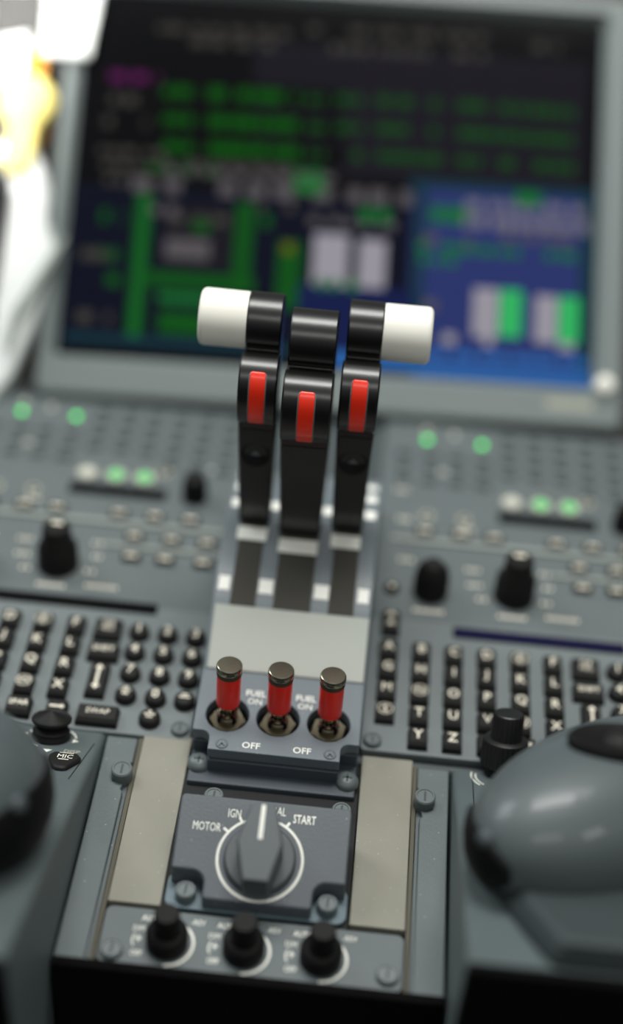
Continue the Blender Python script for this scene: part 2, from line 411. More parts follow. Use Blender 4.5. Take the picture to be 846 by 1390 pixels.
for x in (-31.4, 31.6):
    mb = MB(); mb.lathe([(4.9, 0), (4.9, 1.2), (4.2, 2.6), (2.6, 3.6), (0, 3.9)], (0, 0, 0), 28)
    sc = mb.build('screw', M['screw'], fp, loc=(x, .4+ (2 if x < 0 else 0), 1.6), smooth=60)
    MB().box(-.45, .45, -2, 2, 3.3, 3.95).box(-2, 2, -.45, .45, 3.3, 3.95).build('drive_slot', M['slotk'], sc)

def toggle(i, x, label):
    t = thing('toggle_switch', label, 'toggle switch', (QX+x, 432.2+TY*math.cos(FT), 14.6+TY*math.sin(FT)-6.1), (FT, 0, 0), 'red sleeved toggle switches on the fuel panel')
    MB().lathe([(9.15, 0), (9.15, .4), (0, .4)], seg=32).build('recess_floor', M['dark'], t)
    hexa = circ(0, 0, 8.1, 6, 10*i+8, 368+10*i-8) if False else [(8.0*math.cos(R_(60*k+10*i)), 8.0*math.sin(R_(60*k+10*i))) for k in range(6)]
    MB().prism(hexa, .4, 3.0).build('hex_nut', M['brass'], t, bevel=.5)
    MB().lathe([(6.7, 2.9), (6.7, 3.5), (0, 3.5)], seg=32).build('washer', M['brass'], t, bevel=.2)
    mb = MB(); mb.lathe([(4.6, 3.4), (4.6, 6.6), (4.1, 7.2), (3.0, 7.2), (2.7, 6.0), (0, 6.0)], seg=32)
    bu = mb.build('bushing', M['metal'], t)
    mb = MB()
    for k in range(4):
        a = R_(45+90*k); c, s_ = math.cos(a), math.sin(a)
        P = [(c*p-s_*q, s_*p+c*q) for p, q in ((2.4, -.8), (4.9, -.8), (4.9, .8), (2.4, .8))]
        mb.prism(P, 4.6, 7.3)
    mb.build('bushing_notch', M['dark'], bu)
    lean = -R_(7)
    def st(o, par=t): o.rotation_euler = (lean, 0, 0); return o
    st(MB().lathe([(2.1, 3), (2.1, 14), (0, 14)], seg=20).build('bat', M['metal'], t))
    sl = st(MB().lathe([(4.2, 12.6), (4.9, 12.6), (5.1, 13.2), (5.1, 29.2), (0, 29.2)], seg=40).build('red_sleeve', M['redt'], t, smooth=50))
    MB().lathe([(5.25, 29.2), (5.35, 30.0), (5.15, 30.4), (5.35, 31.0), (5.2, 31.5), (0, 31.5)], seg=40).build('collar', M['brass'], sl, smooth=50)
    MB().lathe([(5.4, 31.5), (5.55, 32.2), (5.5, 33.6), (5.2, 34.2), (4.9, 34.4), (0, 34.45)], seg=40).build('metal_cap', M['metal'], sl, smooth=25)
    return t
for i, (x, lab) in enumerate(zip(TX, ('left red sleeved toggle switch with metal cap on the fuel panel', 'middle red sleeved toggle switch between the two FUEL ON labels', 'right red sleeved toggle switch, nearest the right keypad'))):
    toggle(i, x, lab)

# ------------------------------------------------------------------ throttle levers
def lever(x, ang, hb, hg, hs0, hs1, knob, label, socket):
    # lever lies in the plane x = const; coordinates relative to its foot on the arc
    F0 = Vector((0, 548, 44))
    rot = Matrix.Rotation(R_(ang), 3, 'X'); P = Vector((0, ARC_C[0], ARC_C[1]))
    foot = P + rot @ (F0-P)
    t = thing('throttle_lever', label, 'throttle lever', (x, foot.y, foot.z), (R_(ang), 0, 0), 'throttle levers on the quadrant')
    L = lambda y, z: (y-548, z-44)
    HC, HR = (560.5, 144.0), 12.6
    front = [(544.5, 45), (541, 62), (538.2, 80), (536.5, 95), (535.5, 108), (536, 125), (540, 134), (546.5, 136.0)]
    head = [(HC[0]+HR*math.cos(R_(a)), HC[1]+HR*math.sin(R_(a))) for a in range(215, -41, -12)]
    back = [(566, 129), (557.5, 118), (553, 100), (553, 80), (555, 60), (557, 45)]
    pts = front+head+back
    def hw(z):
        if z > 112: return hb
        return hs1 + (hs0-hs1)*max(0, (z-45)/67) + .7*max(0, (z-88)/24)
    mb = MB()
    mb.loft([[(-hw(z), *L(y, z)) for y, z in pts], [(hw(z), *L(y, z)) for y, z in pts]])
    body = mb.build('lever_arm', M['lever'], t, bevel=.8, seg=3, smooth=30)
    # flatter satin face over the lower arm
    mb = MB(); fz = [(544.2, 49), (540.7, 62), (537.9, 80), (536.2, 95), (535.3, 105)]
    mb.loft([[(-hw(z)+1.1, *L(y, z)) for y, z in fz]+[(-hw(z)+1.1, *L(y+2, z)) for y, z in fz[::-1]], [(hw(z)-1.1, *L(y, z)) for y, z in fz]+[(hw(z)-1.1, *L(y+2, z)) for y, z in fz[::-1]]])
    mb.build('lower_face', M['leverf'], t, smooth=25)
    # grip block that carries the red switch
    g = [(535.6, 109.0), (533.2, 109.8), (530.4, 113), (528.6, 118), (528.2, 124), (529.0, 129.5), (531.2, 134.4), (535.2, 138.0), (540.0, 139.4), (545, 138.4), (549, 136), (551, 125), (551, 108)]
    mb = MB(); mb.loft([[(-hg, *L(y, z)) for y, z in g], [(hg, *L(y, z)) for y, z in g]])
    mb.build('grip_block', M['lever'], t, bevel=1.0, seg=3, smooth=30)
    # red finger switch: rounded slab following the block's front
    gz = [(531.4, 111.9), (530.4, 113), (529.3, 116), (528.6, 118), (528.3, 121.5), (528.2, 124), (529.0, 129.5), (531.2, 134.4), (532.6, 135.7), (533.4, 136.4)]
    mb = MB(); rings = []
    def slab(wid, off, ends):
        rr = []
        for k, (y, z) in enumerate(gz):
            ww = wid*(ends if k in (0, len(gz)-1) else 1)
            dy, dz = y-543, (z-123)*1.1; q_ = off/math.hypot(dy, dz); ya, za = y+dy*q_, z+dz*q_
            rr.append([(-ww, *L(ya, za)), (ww, *L(ya, za)), (ww, *L(y+2.5, z)), (-ww, *L(y+2.5, z))])
        return rr
    mb.loft(slab(3.9, .12, .8)); mb.build('switch_surround', M['screw'], t, bevel=.3)
    mb = MB(); mb.loft(slab(3.35, .4, .82)); mb.build('red_finger_switch', M['red'], t, bevel=.5, seg=3, smooth=50)
    if socket:
        mb = MB(); mb.lathe([(6.5, -1), (6.5, .7), (5.9, .9), (5.0, .2), (0, .2)], (0, 536.9-548, 91-44), 36, 'y')
        so = mb.build('socket', M['rubber'], t, smooth=60)
        mb = MB(); mb.loft([[(a, 536.9-548-.3-d, b+91-44) for a, b in ((-2.2, -.4), (2.2, -.4), (.2, 1.8), (-.2, 1.8))] for d in (0, .5)])
        mb.build('arrow_mark', M['screw'], so)
    # white foot plate riding on the slot
    fy = 534.5; mb = MB()
    mb.loft([[(a, y-548, arc(y)-44+.5+d) for a, y in ((-hs1+.5, fy-1), (hs1-.5, fy-1), (hs1-.5, fy+7), (-hs1+.5, fy+7))] for d in (0, .8)])
    mb.build('foot_mark', M['paint_w'], t, bevel=.3)
    if knob:
        mb = MB(); s = knob; r, Ln, e = 12.2, 20.6, 2.4
        prof = [(r*.6, hb-.5), (r-.2, hb-.2), (r, hb+.6), (r+.1, hb+Ln-e)] + [(r+.1-e+e*math.cos(R_(a)), hb+Ln-e+e*math.sin(R_(a))) for a in (20, 40, 60, 80)] + [(0, hb+Ln)]
        mb.lathe([(p[0], p[1]*s) for p in prof], (0, HC[0]-548, HC[1]-44), 56, 'x')
        mb.build('ivory_knob', M['ivory'], t, smooth=50)
    return t
lever(QX-21.8, 0.3, 7.5, 8.2, 7.5, 7.2, -1, 'left black throttle lever with ivory knob on its left', True)
lever(QX-.4, 3.0, 9.9, 10.4, 9.8, 9.4, 0, 'middle black throttle lever, the wide one without an ivory knob', False)
lever(QX+20.8, 0.0, 7.5, 8.2, 7.5, 7.2, 1, 'right black throttle lever with ivory knob on its right', True)

# ------------------------------------------------------------------ keypad units, left and right
ROW = (511, 497.9, 484.6, 471.3, 458.2)
COL = (-63.5, -48.5, -33.5, -18.4, -3.2, 12.0)
def make_keypad():
    t = thing('keypad_unit', '', 'keypad', (110, 500, 0), group='pilot keypads')
    Y = lambda y: y-497
    mb = MB(); mb.prism(rrect(-73.5, 73.5, Y(450), Y(534.5), 2.5), -4, 0); mb.build('faceplate', M['unit'], t, bevel=.7)
    def sqkey(x, y, wx, wy, legend, size, circled=False, two=None):
        mb = MB(); y -= .6
        hx, hy = wx/2, wy/2
        mb.loft([[(-hx, -hy, 0), (hx, -hy, 0), (hx, hy, 0), (-hx, hy, 0)], [(-hx+.3, -hy+.4, 2.6), (hx-.3, -hy+.4, 2.6), (hx-.3, hy-.3, 2.6), (-hx+.3, hy-.3, 2.6)],
                 [(-hx+.9, -hy+2.2, 4.2), (hx-.9, -hy+2.2, 4.2), (hx-.9, hy-.6, 4.2), (-hx+.9, hy-.6, 4.2)]])
        k = mb.build('key', M['key'], t, bevel=.35, loc=(x, Y(y), 0))
        ml = MB()
        if two: ml.text(two[0], 0, 2.9, 4.26, 2.6, .8); ml.text(two[1], 0, -.6, 4.26, 2.6, .8)
        elif legend == 'arrow_h': ml.box(-3, 2.2, .2, 1.3, 4.2, 4.27); ml.face([(2.2, -.7, 4.26), (3.6, .75, 4.26), (2.2, 2.2, 4.26)])
        elif legend == 'arrow_v':
            ml.box(-.6, .6, -4.5, 5.5, 4.2, 4.27); ml.face([(-2, 5.5, 4.26), (2, 5.5, 4.26), (0, 8, 4.26)]); ml.face([(-2, -4.5, 4.26), (2, -4.5, 4.26), (0, -7, 4.26)])
        elif legend == 'chev':
            for yy in (-2.5, 3.5):
                ml.face([(-2, yy, 4.26), (2, yy, 4.26), (2, yy+1, 4.26), (-2, yy+1, 4.26)]); ml.face([(-1.2, yy+1.2, 4.27), (1.2, yy+1.2, 4.27), (0, yy+3, 4.27)])
        else: ml.text(legend, 0, .9, 4.26, size, .92)
        if circled:
            for i in range(28):
                a, b = 2*math.pi*i/28, 2*math.pi*(i+1)/28
                ml.face([(r*math.cos(q), .9+r*math.sin(q)*.95, 4.27) for r, q in ((3.1, a), (3.5, a), (3.5, b), (3.1, b))])
        ml.build('legend', M['legend'], k)
    letters = ['ABCDEF', 'GHIJKL', 'MNOPQR', 'STUVWX']
    for r, s_ in enumerate(letters):
        for c, ch in enumerate(s_):
            sqkey(COL[c], ROW[r], 8.9, 10.4, ch, 5.0 if ch not in 'NESW' else 4.0, ch in 'NESW')
    sqkey(COL[1], ROW[4], 8.9, 10.4, 'Y', 5.0); sqkey(COL[2], ROW[4], 8.9, 10.4, 'Z', 5.0); sqkey(COL[3], ROW[4], 8.9, 10.4, '/', 4.3)
    sqkey(COL[4]+.6, ROW[4], 11.5, 10.4, 'SPAR', 2.9); sqkey(COL[5]+2, ROW[4], 9.8, 10.4, 'arrow_h', 3)
    sqkey(27.0, ROW[0]-.6, 13, 12.0, '', 3, two=('CLR', 'MSG')); sqkey(27.6, 495.8, 14.6, 9.6, 'SHIFT', 3.0)
    sqkey(28.2, 478.4, 9.2, 19.6, 'arrow_v', 3); sqkey(32.2, ROW[4]-.6, 18.6, 10.2, 'SWAP', 3.0)
    sqkey(-63.4, 528.6, 8.6, 14.5, 'chev', 3)
    digs = ['123', '456', '789', '±0.']
    def rkey(x, y, leg):
        mb = MB(); mb.lathe([(4.9, 0), (4.8, 2.4), (4.3, 3.6), (3.2, 4.4), (0, 4.6)], seg=28)
        k = mb.build('round_key', M['key'], t, loc=(x, Y(y), 0), smooth=50)
        ml = MB()
        if leg == '.': ml.box(-2.4, 2.4, -.5, .3, 4.5, 4.75); ml.box(-1.4, 1.4, 1, 1.8, 4.5, 4.75)
        elif leg == '÷': ml.box(-2.4, 2.4, -.2, .5, 4.5, 4.75); ml.box(-.6, .6, 1.2, 2.2, 4.5, 4.75); ml.box(-1.4, 1.4, -1.8, -1.2, 4.5, 4.75)
        elif leg == '±': ml.box(-2.2, 2.2, .2, .9, 4.5, 4.75); ml.box(-1.1, 1.1, 1.7, 2.6, 4.5, 4.75); ml.box(-1.3, 1.3, -1.9, -.8, 4.5, 4.75)
        else: ml.text(leg, 0, .4, 4.72, 4.9, .95)
        ml.build('legend', M['legend'], k)
    for r in range(4):
        for c in range(3):
            rkey((41.2, 54.4, 67.4)[c]+(0 if r else .2)+.3*r, ROW[r]-.4, digs[r][c])
    rkey(54.8, ROW[4]+.4, '÷')
    mb = MB(); mb.prism(rrect(-34, 47, Y(524.6), Y(531.6), 1), .0, .5); mb.build('window_frame', M['dark'], t)
    mb = MB(); mb.box(-33.2, 46.2, Y(525.2), Y(531.0), .5, .6); mb.build('display_window', M['lcd'], t)
    slot_screw(t, 68.6, Y(453.8)+1.5, -.4, 4.0, 2.6); slot_screw(t, -68.0, Y(453.8)+1.5, -.4, 4.0, 2.6)
    return t
kr = make_keypad(); kr['label'] = 'right grey letter and number keypad unit, with the ribbed black knob in front'
kl = dup(kr, (-110, 495.5, 0), 'left grey letter and number keypad unit, beyond the ridged black joystick')
for ch in kl.children:                                # the window of the left unit is dark
    if ch.name.startswith('display_window'):
        ch.data = ch.data.copy(); ch.data.materials[0] = M['dark']
kr.location.y = 0.5006

# ------------------------------------------------------------------ upper radio panels
def make_radio():
    t = thing('radio_panel', '', 'control panel', (110, 611, 0), group='upper radio and display control panels')
    Y = lambda y: y-606
    mb = MB(); mb.prism(rrect(-73.5, 73.5, Y(532.5), Y(691), 2.5), -4, .2); mb.build('faceplate', M['unit2'], t, bevel=.7)
    # knobs
    def knob(x, y, prof, n=40, ribs=True, cap=None):
        mod = (lambda r, z, i, th: r-(.35 if i % 2 and 1 < z < 18 and r > 4 else 0)) if ribs else None
        k = MB().lathe(prof, seg=n, mod=mod).build('knob', M['knob'], t, loc=(x, Y(y), .2), smooth=50)
        if cap: MB().box(-2.6, 2.6, 1.4, 3.4, prof[-1][1]-.1, prof[-1][1]+.15).build('knob_mark', M['legend'], k)
    knob(-45.5, 553, [(8.2, 0), (8.4, 1), (8.6, 9), (7.4, 15), (4.4, 18.5), (0, 18.5)], 36)
    knob(-5.2, 556, [(10, 0), (10, 2), (9.6, 12), (7.2, 14), (6.8, 23), (6.0, 24), (0, 24)], 40, cap=True)
    knob(52.5, 616, [(6.5, 0), (6.3, 10), (5.4, 13), (0, 13)], 30)
    # upper dark window and lamps
    MB().prism(rrect(-12, 38, Y(610.5), Y(619), 1), .2, .8).build('display_window', M['dark'], t)
    for x, m in ((-5, 'white_on'), (10, 'green_on'), (24.8, 'green_on')):
        l_ = MB().lathe([(5.0, 0), (5.0, 1.2), (0, 1.2)], seg=28).build('round_lamp', M['ringw'], t, loc=(x, Y(627), .2))
        MB().lathe([(3.1, 1.2), (3.0, 1.9), (0, 2.0)], seg=24).build('lens', M[m], l_)
    for x, y, m in ((-50.2, 674.5, 'green_ind'), (-20.4, 674.5, 'green_ind'), (-35.4, 680.5, 'white_on'), (-50.6, 682.5, 'white_on')):
        MB().lathe([(1.7, 0), (1.6, 1), (0, 1.3)], seg=20).build('indicator_lamp', M[m], t, loc=(x, Y(y), .2))
    # button rows with pale legends
    def btn(x, y, wx=9.5, wy=5.2):
        b = MB().box(-wx/2, wx/2, -wy/2, wy/2, 0, 2.4, top=.86).build('button', M['key'], t, bevel=.3, loc=(x, Y(y), .2))
        MB().box(-wx*.3, wx*.3, -.9, .9, 2.35, 2.5).build('legend', M['legend'], b)
    for x in (-49.5, -31, -14.5, 17, 35, 53): btn(x, 596.5)
    for x in (27.5, 46, 63.5): btn(x, 580)
    for x in (28.5, 45, 63.5): btn(x, 565)
    mb = MB(); mb.box(-66, 71, Y(588.5), Y(591.2), .2, 1.6); mb.box(14, 71, Y(572), Y(574.2), .2, 1.6); mb.build('ledge', M['ledge'], t, bevel=.4)
    for yy in (639, 650, 661, 672, 683):
        for x in range(-62, 68, 14):
            if yy == 639 and -12 < x < 34: continue
            if yy > 670 and x < -14: continue
            b = MB().box(-4.2, 4.2, -2.6, 2.6, 0, 1.4, top=.9).build('small_button', M['deck'], t, loc=(x, Y(yy), .2), bevel=.3)
            MB().box(-2.2, 2.2, -.5, .5, 1.35, 1.5).build('legend', M['unit'], b)
    for x, y, w_ in ((-46, 539.6, 15), (-6, 541, 14), (18, 543, 16), (-25, 572, 8), (-24, 561, 8), (-20.5, 551.5, 6), (10.5, 574, 6), (10.5, 553, 6), (-58, 575, 8), (12, 564, 5), (-60, 606, 7), (-28, 603, 7), (60, 640, 7), (-62, 630, 7), (-40, 648, 7)):
        mb = MB(); k = max(1, int(w_/2.1))
        for i in range(k):
            xx = x-w_/2+(i+.5)*w_/k
            mb.box(xx-.65, xx+.65, Y(y)-1.0, Y(y)+1.0, .2, .3)
        mb.build('faded_label', M['legend'], t)
    for x in (-48.5, -29.5, 34.5):
        h = MB().lathe([(3.6, 0), (3.4, .5), (0, .5)], seg=24).build('jack', M['pale'], t, loc=(x, Y(610 if x < 0 else 634), .2))
        MB().lathe([(1.7, .5), (1.7, .7), (0, .7)], seg=20).build('jack_hole', M['dark'], h)
    r = MB().lathe([(3.6, 0), (3.4, 2.2), (2.6, 3), (0, 3)], seg=24).build('round_button', M['key'], t, loc=(-64, Y(552), .2))
    MB().lathe([(1.2, 3), (1.1, 3.1), (0, 3.1)], seg=16).build('legend', M['legend'], r)
    return t
rr = make_radio(); rr['label'] = 'right upper control panel of knobs and lamps below the display, beyond the right keypad'
dup(rr, (-110, 601.5, 0), 'left upper control panel of knobs and lamps below the display, beyond the left keypad')

# ------------------------------------------------------------------ side consoles
SL = .45
CT = -math.atan(SL)
zc = lambda y: SL*(448-y)
def console(s, label):
    t = thing('side_console', label, 'console', (0, 0, 0))
    x0 = 77.0 if s > 0 else 72.6
    ye = 309 if s > 0 else 284
    ys = [447.5, 430, 410, 390, 370, 350, 330, ye+10, ye]
    sec = [[(s*x0, y, -200), (s*x0, y, max(zc(y)-3.5, -1)), (s*(x0+.3), y, zc(y)-1.8), (s*(x0+1.2), y, zc(y)-.5), (s*(x0+2.8), y, zc(y)), (s*235, y, zc(y)), (s*235, y, -200)] for y in ys]
    MB().loft(sec).build('body', M['console'], t, smooth=60)
    MB().box(min(s*x0, s*235), max(s*x0, s*235), ye-4, ye-.2, -600, zc(ye)+.3).build('aft_end_cover', M['end'], t, bevel=1)
    ends = ((-75.6, 437), (-79.4, 404)) if s < 0 else ((85.2, 446), (84.2, 408))
    (xa, ya), (xb, yb) = ends
    mb = MB(); mb.loft([[(xa, ya, zc(ya)+.03), (xa+.5, ya, zc(ya)+.03), (xb+.5, yb, zc(yb)+.03), (xb, yb, zc(yb)+.03)], [(xa, ya, zc(ya)+.06), (xa+.5, ya, zc(ya)+.06), (xb+.5, yb, zc(yb)+.06), (xb, yb, zc(yb)+.06)]])
    mb.build('panel_seam', M['groove'], t)
    return t
cl = console(-1, 'left grey side console with sloping top, under the ridged joystick and left palm rest')
cr_ = console(1, 'right grey side console with sloping top, under the ribbed knob and right palm rest')
# left joystick
JX, JY = -94.3, 438.4
t = thing('joystick', 'ridged black mushroom joystick knob on the left side console, above the MIC key', 'joystick', (JX, JY, zc(JY)), (CT, 0, 0))
MB().lathe([(8.2, 0), (8.3, 1.5), (7.6, 2.6), (7.9, 3.6), (7.2, 4.6), (6.0, 5.4), (0, 5.4)], seg=40).build('boot', M['rubber'], t, smooth=50)
pr = [(4, 5), (7.4, 7.0), (8.4, 7.9), (8.5, 8.8)]
r = 8.2; zz = 9.3
for k in range(7):
    pr += [(r, zz), (r-.5, zz+.4), (r-.9, zz+.15)]; r -= 1.15; zz += .4
pr += [(0, zz)]
MB().lathe(pr, seg=44).build('ridged_cap', M['key'], t, smooth=25)
def on_console(o, x, y, lift=.06):
    o.location = Vector((x, y, zc(y)+lift))*MM; o.rotation_euler = (CT, 0, 0); return o
for a0, a1 in ((8, 50), (205, 250), (120, 160)):
    mb = MB(); k = 8
    for i in range(k):
        a, b = R_(a0+(a1-a0)*i/k), R_(a0+(a1-a0)*(i+1)/k)
        mb.face([(q*math.cos(v), q*math.sin(v), 0) for q, v in ((10.2, a), (10.9, a), (10.9, b), (10.2, b))])
    on_console(mb.build('ring_arc', M['white'], cl), JX, JY)
for dx, dy, a in ((10.6, -1.2, 0), (1.2, -11.8, -90), (-11.4, .8, 180), (0, 12, 90)):
    mb = MB(); c, s_ = math.cos(R_(a)), math.sin(R_(a))
    mb.face([(c*u-s_*v, s_*u+c*v, 0) for u, v in ((-1, -1.9), (1.7, 0), (-1, 1.9))])
    on_console(mb.build('arrow_mark', M['white'], cl), JX+dx, JY+dy)
on_console(MB().text('DISP', 0, 0, 0, 2.9, .85).build('lettering', M['pale'], cl), -83.0, 427.6)
t = thing('mic_key', 'black trapezoid MIC key on the left side console', 'key', (-84.2, 417.2, zc(417.2)), (CT, 0, 0))
tp = [(-7.2, 3.2), (-5.6, 5.2), (5.2, 5.2), (7.0, 3.0), (7.0, .8), (3.0, -5.4), (1.2, -6.2), (-1.6, -6.2), (-3.6, -5.0), (-7.0, 1)]
tp = [(x*.95, y*1.3) for x, y in tp]
mb = MB(); mb.loft([[(x, y, 0) for x, y in tp], [(x*.97, y*.97, 1.3) for x, y in tp], [(x*.85, y*.85, 2.1) for x, y in tp]]); mb.build('key_cap', M['key'], t, smooth=40, bevel=.3)
MB().text('MIC', .3, 2.0, 2.15, 3.4, .8).build('legend', M['white'], t)
MB().box(-2.0, 2.2, -1.2, -.6, 2.1, 2.2).box(-2.6, 3.3, 4.9, 5.3, 2.1, 2.2).build('underline', M['legend'], t)
# right dual knob
t = thing('ribbed_knob', 'black two-tier ribbed rotary knob on the right side console in front of the right keypad', 'knob', (98, 447.6, 0), (CT, 0, 0))
rib = lambda a, b, dr: (lambda r, z, i, th: r-(dr if i % 2 and a < z < b else 0))
MB().lathe([(7.6, 0), (7.6, 5), (0, 5)], seg=40).build('shaft_collar', M['rubber'], t)
MB().lathe([(8.2, 4.4), (9.9, 5.2), (9.9, 15.0), (9.4, 16.2), (8.0, 17), (0, 17)], seg=64, mod=rib(5, 15.5, .55)).build('lower_ring', M['ribk'], t, smooth=30)
MB().lathe([(6.9, 16.6), (6.7, 27.0), (6.2, 27.9), (5.6, 28.3), (0, 28.3)], seg=52, mod=rib(17, 27.5, .5)).build('upper_ring', M['ribk'], t, smooth=30)
for r0, r1, a0, a1 in ((12.4, 13.1, 165, 222), (10.7, 11.3, 168, 226)):
    k = 14; mb = MB()
    for i in range(k):
        a, b = R_(a0+(a1-a0)*i/k), R_(a0+(a1-a0)*(i+1)/k)
        mb.face([(q*math.cos(v), q*math.sin(v), 0) for q, v in ((r0, a), (r1, a), (r1, b), (r0, b))])
    on_console(mb.build('arc_mark', M['white'], cr_), 97.6, 443.4)

# ------------------------------------------------------------------ palm rests (cursor controllers)
def palm(s, label, cx, cy, rx, ry, rz, rot, az0, az1, recess, atop, dot):
    t = thing('palm_rest', label, 'palm rest', (cx, cy, zc(cy)), (CT, 0, 0), 'palm rests on the side consoles')
    LIFT = 20; c, s_ = math.cos(rot), math.sin(rot)
    def P(a, th, k=1.0):
        a = R_(a); th = R_(th); f = max(math.cos(a), .015)**.85
        x = rx*k*f*math.cos(th); y = ry*k*f*math.sin(th)
        return (c*x-s_*y, s_*x+c*y, LIFT+rz*k*math.sin(a))
    mb = MB(); mb.loft([[P(-28+118*k/24, 360*i/72) for i in range(72)] for k in range(25)]); mb.build('shell', M['shell'], t, smooth=60)
    # black rubber band wrapping the lower inner side
    n = 30; rings = []
    for i in range(n+1):
        th = az0+(az1-az0)*i/n; e = math.sin(math.pi*min(1, max(0, i/n)))**.4 if 0 < i < n else .3
        ring = [P(-8+(a+8)*e, th, 1.035) for a in (-27, -20, -10, 0, atop-5, atop)]+[P(-8+(a+8)*e, th, .98) for a in (atop, -8, -27)]
        rings.append(ring)
    mb = MB(); mb.loft(rings); mb.build('rubber_band', M['band'], t, smooth=60)
    rings = [[((c*x-s_*y)*q, (s_*x+c*y)*q, z) for x, y in [(rx*math.cos(2*math.pi*i/64), ry*math.sin(2*math.pi*i/64)) for i in range(64)]] for q, z in ((.95, .1), (.9, 1), (.82, 4), (.78, 9))]
    mb = MB(); mb.loft(rings); mb.build('neck', M['console'], t, smooth=60)
    p0 = Vector(P(*recess)); p1 = Vector(P(recess[0]+4, recess[1])); p2 = Vector(P(recess[0], recess[1]+6))
    nrm = (p1-p0).cross(p2-p0).normalized()
    if nrm.z < 0: nrm = -nrm
    ring = MB().lathe([(18, -7), (19.5, -1.2), (20, 1.0), (18.8, 2.2), (16.5, 1.6), (12, 1.0), (0, .8)], seg=48, sy=.62).build('recess_ring', M['band'], t, smooth=60)
    ring.location = p0*MM; ring.rotation_euler = nrm.to_track_quat('Z', 'Y').to_euler()
    b = MB(); b.lathe([(8*math.cos(R_(a)), 8*math.sin(R_(a))) for a in range(-40, 91, 10)], seg=36)
    bb = b.build('trackball', M['key'], ring, smooth=60); bb.location = Vector((0, 0, -3.5))*MM
    q0 = Vector(P(*dot, 1.03))  # small grey dot added in place of the glint on the band
    b = MB(); b.lathe([(3.2, -1), (3.2, 1.2), (2.4, 2.0), (0, 2.2)], seg=28)
    bb = b.build('thumb_button', M['knobg'], t, smooth=50); bb.location = q0*MM; bb.rotation_euler = (q0-Vector((0, 0, LIFT))).to_track_quat('Z', 'Y').to_euler()
    if s > 0:      # dark slab added for the shade aft of the right palm rest
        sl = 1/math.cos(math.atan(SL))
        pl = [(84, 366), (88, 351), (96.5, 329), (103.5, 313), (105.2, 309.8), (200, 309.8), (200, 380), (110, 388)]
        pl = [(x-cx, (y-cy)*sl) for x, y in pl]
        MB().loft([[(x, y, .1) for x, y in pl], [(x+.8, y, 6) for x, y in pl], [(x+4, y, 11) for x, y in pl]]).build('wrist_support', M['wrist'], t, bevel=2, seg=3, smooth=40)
    return t
palm(1, 'large rounded grey palm rest with black rubber band on the right side console', 137.7, 388.1, 73.5, 37.4, 32.9, .72, 128, 196, (80, 215), 12, (11, 180))
palm(-1, 'rounded grey palm rest with black rubber band at the left edge, mostly out of view', -123.3, 344, 49.6, 47.1, 34.5, .6, 262, 378, (60, 130), 20, (17, 300))

# ------------------------------------------------------------------ display
dis = thing('display_unit', 'large tilted flight display with pale grey bezel showing green and white readouts', 'display', D_ORG, D_ROT.to_euler())
GH = 219.0; GW = 149.0
mb = MB(); o_ = [(-GW-9.5, -24), (GW+16, -24), (GW+16, GH+14), (-GW-9.5, GH+14)]; i_ = [(-GW, 0), (GW, 0), (GW, GH), (-GW, GH)]
def rr4(p, d): return rrect(p[0][0]-d, p[2][0]+d, p[0][1]-d, p[2][1]+d, 6+max(d, -4), 5)
def rr5(p, d): return rrect(p[0][0]-d, p[2][0]+d, p[0][1]-d, p[2][1]+d, 2+d*.4, 5)
R1 = [[(x, y, -16) for x, y in rr4(o_, 0)], [(x, y, 4) for x, y in rr4(o_, 0)], [(x, y, 6) for x, y in rr4(o_, -2)],
      [(x, y, 6) for x, y in rr5(i_, 4)], [(x, y, .2) for x, y in rr5(i_, 0)], [(x, y, -2) for x, y in rr5(i_, 0)]]
mb.loft(R1, caps=False); mb.build('bezel', M['bezel'], dis, smooth=30)
# screen: one mesh, its picture and the reflected haze laid out as coloured areas
def emat(name, rgb, e=1.0):
    return mat(name, (4, 4, 5), .1, spec=.1, emit=rgb, estr=e)
SC = [emat('scr_black', (9, 9, 11)), emat('scr_violet', (26, 24, 31)), emat('scr_green', (14, 76, 22)), emat('scr_green2', (22, 104, 44)), emat('scr_grey', (84, 80, 84)),
      emat('scr_navy', (20, 28, 70)), emat('scr_blue', (42, 52, 104)), emat('scr_teal', (20, 50, 62)), emat('scr_white', (150, 146, 156)), emat('scr_bright', (44, 98, 165)),
      emat('scr_yellow', (92, 92, 16)), emat('scr_magenta', (90, 24, 84)), emat('scr_lgreen', (50, 175, 95)), emat('scr_dim', (62, 60, 56)), emat('scr_ink', (12, 15, 30)), emat('scr_lgrey', (108, 106, 122)), emat('scr_dgreen', (10, 78, 12)), emat('scr_dgreen2', (22, 68, 26))]
IX = {m.name[4:]: i for i, m in enumerate(SC)}
mb = MB()
lay = [0]
def q(x0, y0, x1, y1, c, slope=.07):
    """a filled area of the picture given by its corners as seen"""
    lay[0] += .002
    ps = [(x0, y0), (x1, y0), (x1, y1), (x0, y1)]
    uv = [on_glass(x, y) for x, y in ps]
    u0, u1 = (uv[0][0]+uv[3][0])/2, (uv[1][0]+uv[2][0])/2; v1, v0 = (uv[0][1]+uv[1][1])/2, (uv[2][1]+uv[3][1])/2
    u0, u1 = max(-GW+1, min(u0, GW-1)), max(-GW+1, min(u1, GW-1)); v0, v1 = max(1, min(v0, GH-1)), max(1, min(v1, GH-1))
    mb.face([(u0, v0, .02+lay[0]), (u1, v0, .02+lay[0]), (u1, v1, .02+lay[0]), (u0, v1, .02+lay[0])], IX[c])
